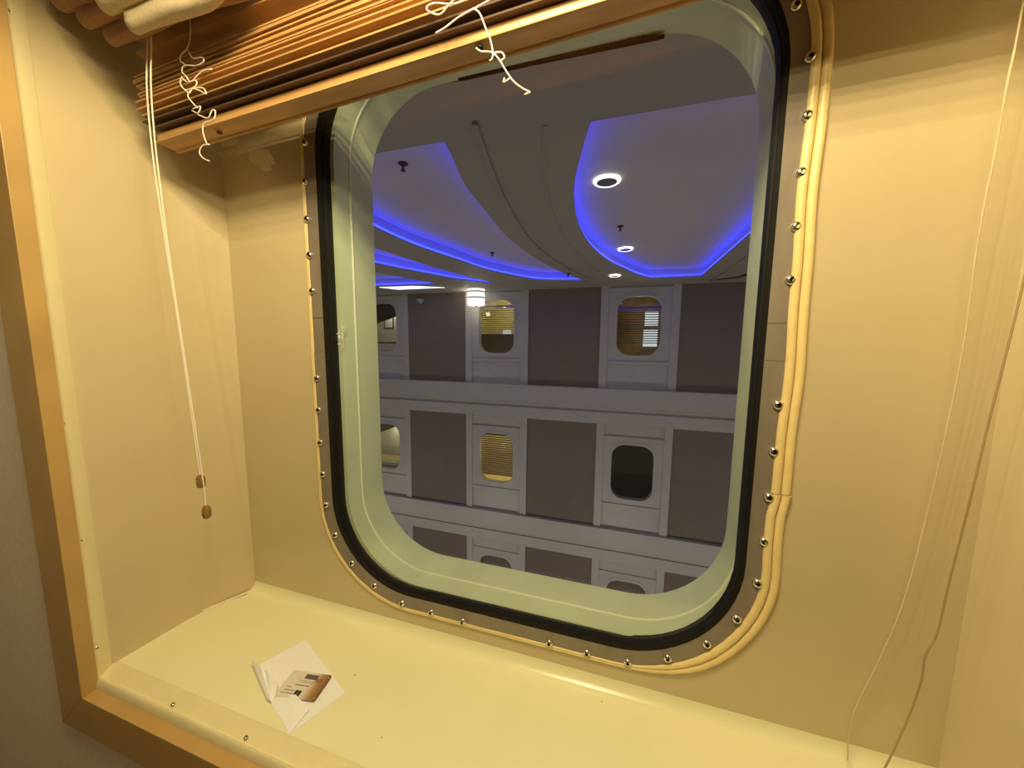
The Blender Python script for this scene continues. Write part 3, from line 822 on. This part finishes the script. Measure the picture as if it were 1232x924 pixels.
for k, t in enumerate(trays):
    n = len(t)
    area = sum(t[i - 1][0] * t[i][1] - t[i][0] * t[i - 1][1] for i in range(n))
    sg = 1 if area < 0 else -1
    far = offs(t, lambda i, p: sg * 0.075); mid = offs(t, lambda i, p: sg * 0.012)
    # upright lip at the opening, ledge behind it, tray side set back, LED strip lying on the ledge
    quads = lambda: [(i, (i + 1) % n, n + (i + 1) % n, n + i) for i in range(n)]
    mesh('tray_lip', [Mt(x, HC, z) for x, z in t] + [Mt(x, HC - .018, z) for x, z in t], quads(), M['aceil'], ac)
    mesh('tray_ledge', [Mt(x, HC - .018, z) for x, z in t] + [Mt(x, HC - .018, z) for x, z in far], quads(), M['aceil'], ac)
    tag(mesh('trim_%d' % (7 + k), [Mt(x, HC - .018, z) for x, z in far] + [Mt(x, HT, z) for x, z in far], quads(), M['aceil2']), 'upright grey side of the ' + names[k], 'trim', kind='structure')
    V = [Mt(x, HC - .042, z) for x, z in mid] + [Mt(x, HC - .048, z) for x, z in mid] + [Mt(x, HC - .048, z) for x, z in far] + [Mt(x, HC - .042, z) for x, z in far]
    Fc = []
    for q_ in range(4):
        r_ = (q_ + 1) % 4
        Fc += [(q_ * n + i, q_ * n + (i + 1) % n, r_ * n + (i + 1) % n, r_ * n + i) for i in range(n)]
    o = mesh('led_strip', V, Fc, M['led'])
    tag(o, 'blue glowing light strip in the ' + names[k], 'light strip', 'blue light strips in the ceiling trays')
def moulding(pts, wdt, h, mt, k=5):
    P = interp(pts, k); n = len(P); V = []; Fc = []
    for i, (x, z) in enumerate(P):
        a_ = P[max(i - 1, 0)]; b_ = P[min(i + 1, n - 1)]; tx, tz = b_[0] - a_[0], b_[1] - a_[1]; l = math.hypot(tx, tz)
        nx_, nz_ = -tz / l * wdt / 2, tx / l * wdt / 2
        V += [Mt(x - nx_, HC + .001, z - nz_), Mt(x - nx_, HC + h, z - nz_), Mt(x + nx_, HC + h, z + nz_), Mt(x + nx_, HC + .001, z + nz_)]
    for i in range(n - 1):
        for q_ in range(4):
            r_ = (q_ + 1) % 4
            Fc.append((i * 4 + q_, i * 4 + r_, i * 4 + 4 + r_, i * 4 + 4 + q_))
    Fc += [(0, 1, 2, 3), tuple((n - 1) * 4 + q_ for q_ in (3, 2, 1, 0))]
    return mesh('ceiling_rib', V, Fc, mt, ac)
moulding([(-.78, 1.83), (-.82, 2.02), (-.92, 2.60), (-1.0, 3.31), (-1.03, 4.01), (-.98, 4.73), (-.84, 5.6), (-.62, 6.5)], 0.03, 0.018, M['aceil'])
moulding([(-.44, 1.96), (-.54, 2.39), (-.62, 2.92), (-.66, 3.95), (-.55, 5.19), (-.41, 5.95), (-.2, 6.6)], 0.02, 0.005, M['aceil'])
moulding([(1.45, 2.0), (1.45, 4.0), (1.45, 5.17), (1.46, 6.13), (1.43, 7.1)], 0.03, 0.02, M['aceil'])
moulding([(2.05, 6.2), (1.87, 6.62), (1.78, 6.95), (1.60, 7.10), (1.40, 7.18)], 0.09, 0.006, M['dark'])
# downlights and sprinklers
k_ = HT / HC
def downlight(x, z, y, r, label, lum=True):
    b_ = Mt(x, y, z)
    o = empty('downlight', b_, label, 'ceiling light', 'round promenade downlights')
    lathe('light_ring', [(r * .78, -0.001), (r, -0.001), (r, -0.012), (r * .9, -0.02), (r * .78, -0.016)], M['downlight'], o, n=28, base=b_)
    lathe('reflector', [(r * .77, -0.018), (r * .55, -0.006), (r * .3, -0.004)], M['downcan'], o, n=28, base=b_)
    return o
downlight(-.16 * k_, 2.70 * k_, HT, 0.105, 'largest nearest round downlight in the horseshoe ceiling tray')
downlight(-.03 * k_, 4.61 * k_, HT, 0.10, 'round downlight farther back in the horseshoe ceiling tray')
downlight(-.19, 6.30, HC, 0.09, 'farthest round downlight just left of the horseshoe tray')
def sprinkler(x, z, y, label):
    b_ = Mt(x, y, z)
    o = empty('sprinkler', b_, label, 'sprinkler', 'ceiling sprinklers')
    lathe('rosette', [(0.035, 0.0), (0.035, -0.006), (0.016, -0.016)], M['metal_d'], o, n=16, base=b_)
    lathe('nozzle', [(0.010, -0.014), (0.009, -0.045), (0.018, -0.048), (0.018, -0.052)], M['metal_d'], o, n=12, base=b_)
sprinkler(-1.39 * k_, 2.10 * k_, HT, 'dark ceiling sprinkler nearest the upper left of the window')
sprinkler(-1.63 * k_, 4.37 * k_, HT, 'small dark sprinkler above the white wall sconce')
sprinkler(-.91, 5.96, HC, 'tiny dark sprinkler in the middle of the ceiling')
sprinkler(-.08 * k_, 3.74 * k_, HT, 'dark sprinkler between the downlights of the horseshoe tray')
V = [Mt(x, HC + .006, z) for x, z in [(-4.9, 6.43), (-4.1, 6.47), (-3.58, 6.80), (-4.7, 6.80)]]
V += [v + Vector((0, 0, .02)) for v in V]
tag(mesh('light_panel', V, [(0, 1, 2, 3), (7, 6, 5, 4), (0, 4, 5, 1), (1, 5, 6, 2), (2, 6, 7, 3), (3, 7, 4, 0)], M['panelight']), 'bright white ceiling light panel at the far left', 'ceiling light')

# --- opposite facade
def FN(nx, ny, dz=0.0):           # facade coordinates: tangents seen from the eye on the facade plane, dz out of it (towards us)
    return Mt(nx * ZW, ny * ZW, ZW - dz)
def fbox(name, x0, x1, y0, y1, d0, d1, mt, parent=None, bev=0):
    return box(name, FN(x0, y1, d1), FN(x1, y0, d0), mt, parent, bev)
fac = empty('wall_far', FN(-.16, 1.2), 'grey and taupe cabin facade across the promenade', 'facade', kind='structure')
PITCH_X, PITCH_Y = 0.3945, 0.3965
CC = -0.3595                          # column centre of the middle window column
HW = 0.0975
cols = range(-3, 4)
rows = range(0, 3)
fbox('upper_fascia', XA0 / ZW, XA1 / ZW, -0.25, -0.1505, -0.30, 0.05, M['fgrey'], fac)
for r_ in range(-0, 4):
    y0 = 0.120 + PITCH_Y * r_
    if r_ < 3:
        fbox('ledge', XA0 / ZW, XA1 / ZW, y0, y0 + 0.050, -0.30, 0.10, M['fgrey'], fac, 0.006)
        fbox('ledge_groove', XA0 / ZW, XA1 / ZW, y0 + 0.050, y0 + 0.066, -0.30, 0.02, M['fgrey'], fac)
        fbox('ledge', XA0 / ZW, XA1 / ZW, y0 + 0.066, y0 + 0.098, -0.30, 0.06, M['fgrey'], fac, 0.006)
fbox('lower_wall', XA0 / ZW, XA1 / ZW, 0.120 + PITCH_Y * 2 + 0.098, YF / ZW, -0.30, 0.03, M['fpanel'], fac)
WINLAB = {}
def fwin(c_, r_):
    xc = CC + PITCH_X * c_
    ytop = -0.1505 if r_ == 0 else 0.120 + PITCH_Y * (r_ - 1) + 0.098
    ybot = 0.120 + PITCH_Y * r_
    # dark panel to the right of the column
    fbox('panel', xc + HW, xc + PITCH_X - HW, ytop, ybot, -0.06, 0.0, M['fpanel'], fac)
    # pilasters and column infill
    fbox('pilaster', xc - HW, xc - HW + .020, ytop, ybot, -0.06, 0.035, M['fgrey'], fac, 0.004)
    fbox('pilaster', xc + HW - .020, xc + HW, ytop, ybot, -0.06, 0.035, M['fgrey'], fac, 0.004)
    yw0 = -0.1235 + PITCH_Y * r_; yw1 = yw0 + 0.1535
    # surround plate with the rounded opening
    hx = 0.0545
    oy0, oy1 = yw0 - 0.022, yw1 + 0.024
    if oy0 < ytop: oy0 = ytop
    hl = rr(xc - hx, xc + hx, yw0, yw1, 0.034, ns=4, nc=7)
    conv = lambda x, y, z: FN(x, y, z)
    sp_ = holed('surround', (xc - HW + .020, xc + HW - .020, oy0, oy1), hl, 0.012, -0.13, M['fgrey'], fac, conv=conv)
    if oy0 > ytop + .001:
        fbox('infill', xc - HW + .020, xc + HW - .020, ytop, oy0, -0.10, -0.012, M['fgrey'], fac)
        fbox('moulding', xc - HW + .020, xc + HW - .020, oy0, oy0 + .006, 0.0, 0.025, M['fgrey'], fac, 0.003)
    fbox('infill', xc - HW + .020, xc + HW - .020, oy1, ybot, -0.10, -0.012, M['fgrey'], fac)
    fbox('window_ledge', xc - HW + .020, xc + HW - .020, oy1 - .008, oy1, 0.0, 0.035, M['fgrey'], fac, 0.003)
    rim_o = rr(xc - hx - .008, xc + hx + .008, yw0 - .008, yw1 + .008, 0.041, ns=4, nc=7)
    loft('window_rim', [(rim_o, 0.010), (rim_o, 0.022), (hl, 0.026), (hl, 0.010)], M['fgrey'], fac, conv=conv, closed_profile=True)
    return xc, yw0, yw1, hx
wn = 1
state = {(-1, 0): 'lit_w', (0, 0): 'blind_y', (1, 0): 'blind_a', (-1, 1): 'lit_c', (0, 1): 'closed_g', (1, 1): 'dark'}
desc = {(-1, 0): 'lit far window at the left edge, upper row, with a tilted dark blind', (0, 0): 'far window in the upper row with glowing yellow slats, next to the sconce',
        (1, 0): 'far window in the upper row, right, with white lit slats', (-1, 1): 'lit far window at the left edge, middle row',
        (0, 1): 'far window in the middle row with closed golden slats', (1, 1): 'dark unlit far window in the middle row, right',
        (-1, 2): 'shaded far window at the left of the lowest row', (0, 2): 'far window with taupe shade in the lowest row, left of the middle', (1, 2): 'far window with taupe shade in the lowest row, right'}
for r_ in rows:
    for c_ in cols:
        xc, yw0, yw1, hx = fwin(c_, r_)
        if c_ not in (-2, -1, 0, 1, 2): 
            fbox('window_shade', xc - hx - .01, xc + hx + .01, yw0 - .01, yw1 + .01, -0.20, -0.15, M['roller'], fac); continue
        wn += 1
        conv = lambda x, y, z: FN(x, y, z)
        base = FN(xc, yw1, -0.1)
        wo = empty('window_%d' % wn, base, desc.get((c_, r_), 'unlit far cabin window beyond the %s edge of the view, %s row' % ('left' if c_ < 0 else 'right', ['upper', 'middle', 'lowest'][r_])), 'window', kind='structure')
        pane('pane', rr(xc - hx, xc + hx, yw0, yw1, 0.034, ns=2, nc=7), -0.06, -0.07, wo, conv)
        st = state.get((c_, r_), 'shade' if r_ == 2 else 'dark')
        # shallow cabin behind
        wallm = {'lit_w': M['room_w'], 'lit_c': M['room_w'], 'blind_y': M['room_y'], 'blind_a': M['room_a'], 'closed_g': M['room_y'], 'dark': M['darkglass_room'], 'shade': M['darkglass_room']}[st]
        dd = 0.42 if st in ('lit_w', 'lit_c') else 1.0
        x0, x1, y0, y1 = xc - hx - .03, xc + hx + .03, yw0 - .02, yw1 + .012
        f = lambda x, y, z: FN(x, y, z)
        V = [f(x, y, z) for z in (-0.13, -0.13 - dd) for x in (x0, x1) for y in (y0, y1)]
        mesh('cabin_recess', V, [(4, 5, 7, 6), (0, 1, 5, 4), (2, 6, 7, 3), (0, 4, 6, 2), (1, 3, 7, 5)], wallm, wo)
        if st in ('lit_w', 'lit_c', 'blind_y', 'blind_a', 'closed_g'):
            lp = {'lit_w': 2.0, 'lit_c': 2.0, 'blind_y': 4.5, 'blind_a': 1.1, 'closed_g': 8.0}[st]
            light('far_cabin_light', 'POINT', FN(xc, yw0 + .03, -0.32 if dd < .5 else -0.55), lp, (1, 0.88, 0.62), 0.0)
        def slats(y0_, y1_, n_, mt, ang_, name='venetian_blind', label='', x0_=xc - hx - .006, x1_=xc + hx + .006, op=0.5):
            bx_ = empty(name, FN(xc, y1_, -0.2), label, 'blind', 'blinds in the far windows')
            V = []; Fc = []
            for i in range(n_):
                y = y0_ + (y1_ - y0_) * (i + .5) / n_; hh = (y1_ - y0_) / n_ * op / 2
                n0 = len(V)
                V += [FN(x0_, y - hh, -.185 - ang_), FN(x1_, y - hh, -.185 - ang_), FN(x1_, y + hh, -.185 + ang_), FN(x0_, y + hh, -.185 + ang_)]
                V += [v + Vector((0, .004, 0)) for v in V[n0:n0 + 4]]
                Fc += [tuple(k + n0 for k in q_) for q_ in [(0, 1, 2, 3), (7, 6, 5, 4), (0, 4, 5, 1), (1, 5, 6, 2), (2, 6, 7, 3), (3, 7, 4, 0)]]
            o_ = mesh('slats', V, Fc, mt, bx_); o_['kind'] = 'stuff'
            fbox('head_rail', x0_, x1_, y0_ - .006, y0_, -0.21, -0.165, mt, bx_)
            return bx_
        if st == 'blind_y':
            slats(yw0 + .018, yw0 + 0.100, 13, M['slat_d'], 0.012, label='half open slatted blind glowing yellow behind the sconce window', op=0.42)
            fbox('cabinet', x0 + .002, x1 - .002, yw0 + .096, y1, -0.95, -0.45, M['slat_d'], wo)
            o = fbox('bright_bit', xc - .006, xc + .02, yw0 + .084, yw0 + .100, -0.60, -0.58, M['bright_white'], wo)  # emissive white box, a small bright patch
        elif st == 'blind_a':
            slats(yw0 + .030, yw1 - .030, 15, M['slat_d'], 0.010, label='open slatted blind in front of an amber lit far cabin', op=0.42)
            fbox('bright_patch', xc + .020, xc + .056, yw0 + .030, yw0 + .070, -0.90, -0.86, M['bright_white'], wo)  # emissive white boxes, bright patches behind the slats
            fbox('bright_patch', xc + .018, xc + .056, yw0 + .082, yw0 + .130, -0.90, -0.86, M['bright_white'], wo)
        elif st == 'closed_g':
            slats(yw0 + .008, yw1 - .012, 19, M['slat_g'], 0.016, label='closed golden slatted blind in the middle far window', op=0.62)
        elif st == 'shade':
            o = fbox('roller_blind', xc - hx - .01, xc + hx + .01, yw0 - .008, yw1 + .004, -0.20, -0.18, M['roller'])
            tag(o, 'taupe roller blind in ' + ('the lowest row, far window %s' % {-1: 'at the left', 0: 'left of the middle', 1: 'at the right'}[c_] if (c_, r_) in desc else 'the lowest row, beyond the %s edge of the view' % ('left' if c_ < 0 else 'right')), 'blind', 'roller blinds in the lowest row')
        elif st == 'lit_w':
            bl = empty('venetian_blind', FN(xc, yw0 + .06, -.2), 'dark raised blind hanging askew in the lit window at the left edge', 'blind')
            V = [FN(x, y, z) for z in (-.17, -.23) for x, y in ((xc - hx - .01, yw0 - .006), (xc + hx + .01, yw0 - .006), (xc + hx + .01, yw0 + .030), (xc - hx - .01, yw0 + .068))]
            mesh('slat_bundle', V, [(0, 1, 2, 3), (7, 6, 5, 4), (0, 4, 5, 1), (1, 5, 6, 2), (2, 6, 7, 3), (3, 7, 4, 0)], M['dark'], bl)
            pc = empty('picture', FN(-.781, -.046, -.54), 'framed picture on the wall of the lit far cabin', 'picture')
            fbox('picture_frame', -.800, -.762, -.085, -.046, -0.545, -0.53, M['slat_d'], pc)
            fbox('picture_mount', -.796, -.766, -.081, -.050, -0.53, -0.525, M['paper'], pc)
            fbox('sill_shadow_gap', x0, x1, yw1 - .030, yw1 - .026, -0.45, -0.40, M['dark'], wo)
            fbox('inner_sill', x0, x1, yw1 - .022, yw1 - .002, -0.50, -0.14, M['room_w'], wo)
        elif st == 'lit_c':
            bl = empty('venetian_blind', FN(xc, yw0 + .04, -.2), 'brown raised blind hanging askew in the lit middle row window', 'blind')
            V = [FN(x, y, z) for z in (-.17, -.23) for x, y in ((xc - hx - .01, yw0 - .006), (xc + hx - .028, yw0 - .006), (xc + hx - .028, yw0 + .012), (xc - hx - .01, yw0 + .048))]
            mesh('slat_bundle', V, [(0, 1, 2, 3), (7, 6, 5, 4), (0, 4, 5, 1), (1, 5, 6, 2), (2, 6, 7, 3), (3, 7, 4, 0)], M['slat_d'], bl)
            fbox('inner_sill', x0, x1, yw1 - .024, yw1 - .002, -0.50, -0.14, M['room_y'], wo)
            fbox('sill_lip', x0, x1, yw1 - .012, yw1 - .002, -0.15, -0.135, M['room_w'], wo)
# --- wall sconce
sx, sy0, sy1 = -0.4235 * 7.2, -0.171 * 7.2, -0.110 * 7.2
sb_ = Mt(sx, sy1, 7.2)
sc = empty('wall_sconce', sb_, 'glowing white banded drum sconce on the far facade', 'lamp')
hh = sy1 - sy0
lathe('lamp_shade', [(0.175, 0.0), (0.185, 0.01), (0.185, hh - .01), (0.175, hh)], M['lampwhite'], sc, n=28, base=sb_)
for t in (0.36, 0.64):
    lathe('shade_band', [(0.187, hh * t - .012), (0.189, hh * t - .010), (0.189, hh * t + .010), (0.187, hh * t + .012)], M['slat_d'], sc, n=28, base=sb_)
lathe('finial', [(0.012, -0.03), (0.02, -0.02), (0.012, 0.0)], M['metal_d'], sc, n=12, base=sb_)
box('wall_bracket', (sb_.x - .03, sb_.y + .15, sb_.z + hh * .4), (sb_.x + .03, ZW, sb_.z + hh * .6), M['metal_d'], sc)
light('sconce_light', 'POINT', (sb_.x - .02, sb_.y - .02, sb_.z - .12), 1.4, (1, 0.86, 0.66), 0.05)
light('sconce_light', 'POINT', (sb_.x - .24, sb_.y + .08, sb_.z + hh * .5), 1.6, (1, 0.86, 0.66), 0.05)
# small dark lamp above the left panel
cb_ = Mt(-0.605 * ZW, -0.125 * ZW, ZW - .02)
cmra = empty('dome_camera', cb_, 'small dome on the far facade near the left window edge', 'camera')
lathe('dome', [(0.03, -0.07), (0.055, -0.05), (0.06, 0.0)], M['downcan'], cmra, n=16, base=cb_ + Vector((0, -.06, 0)))
box('dome_mount', (cb_.x - .05, cb_.y - .12, cb_.z), (cb_.x + .05, cb_.y + .02, cb_.z + .06), M['fgrey'], cmra)
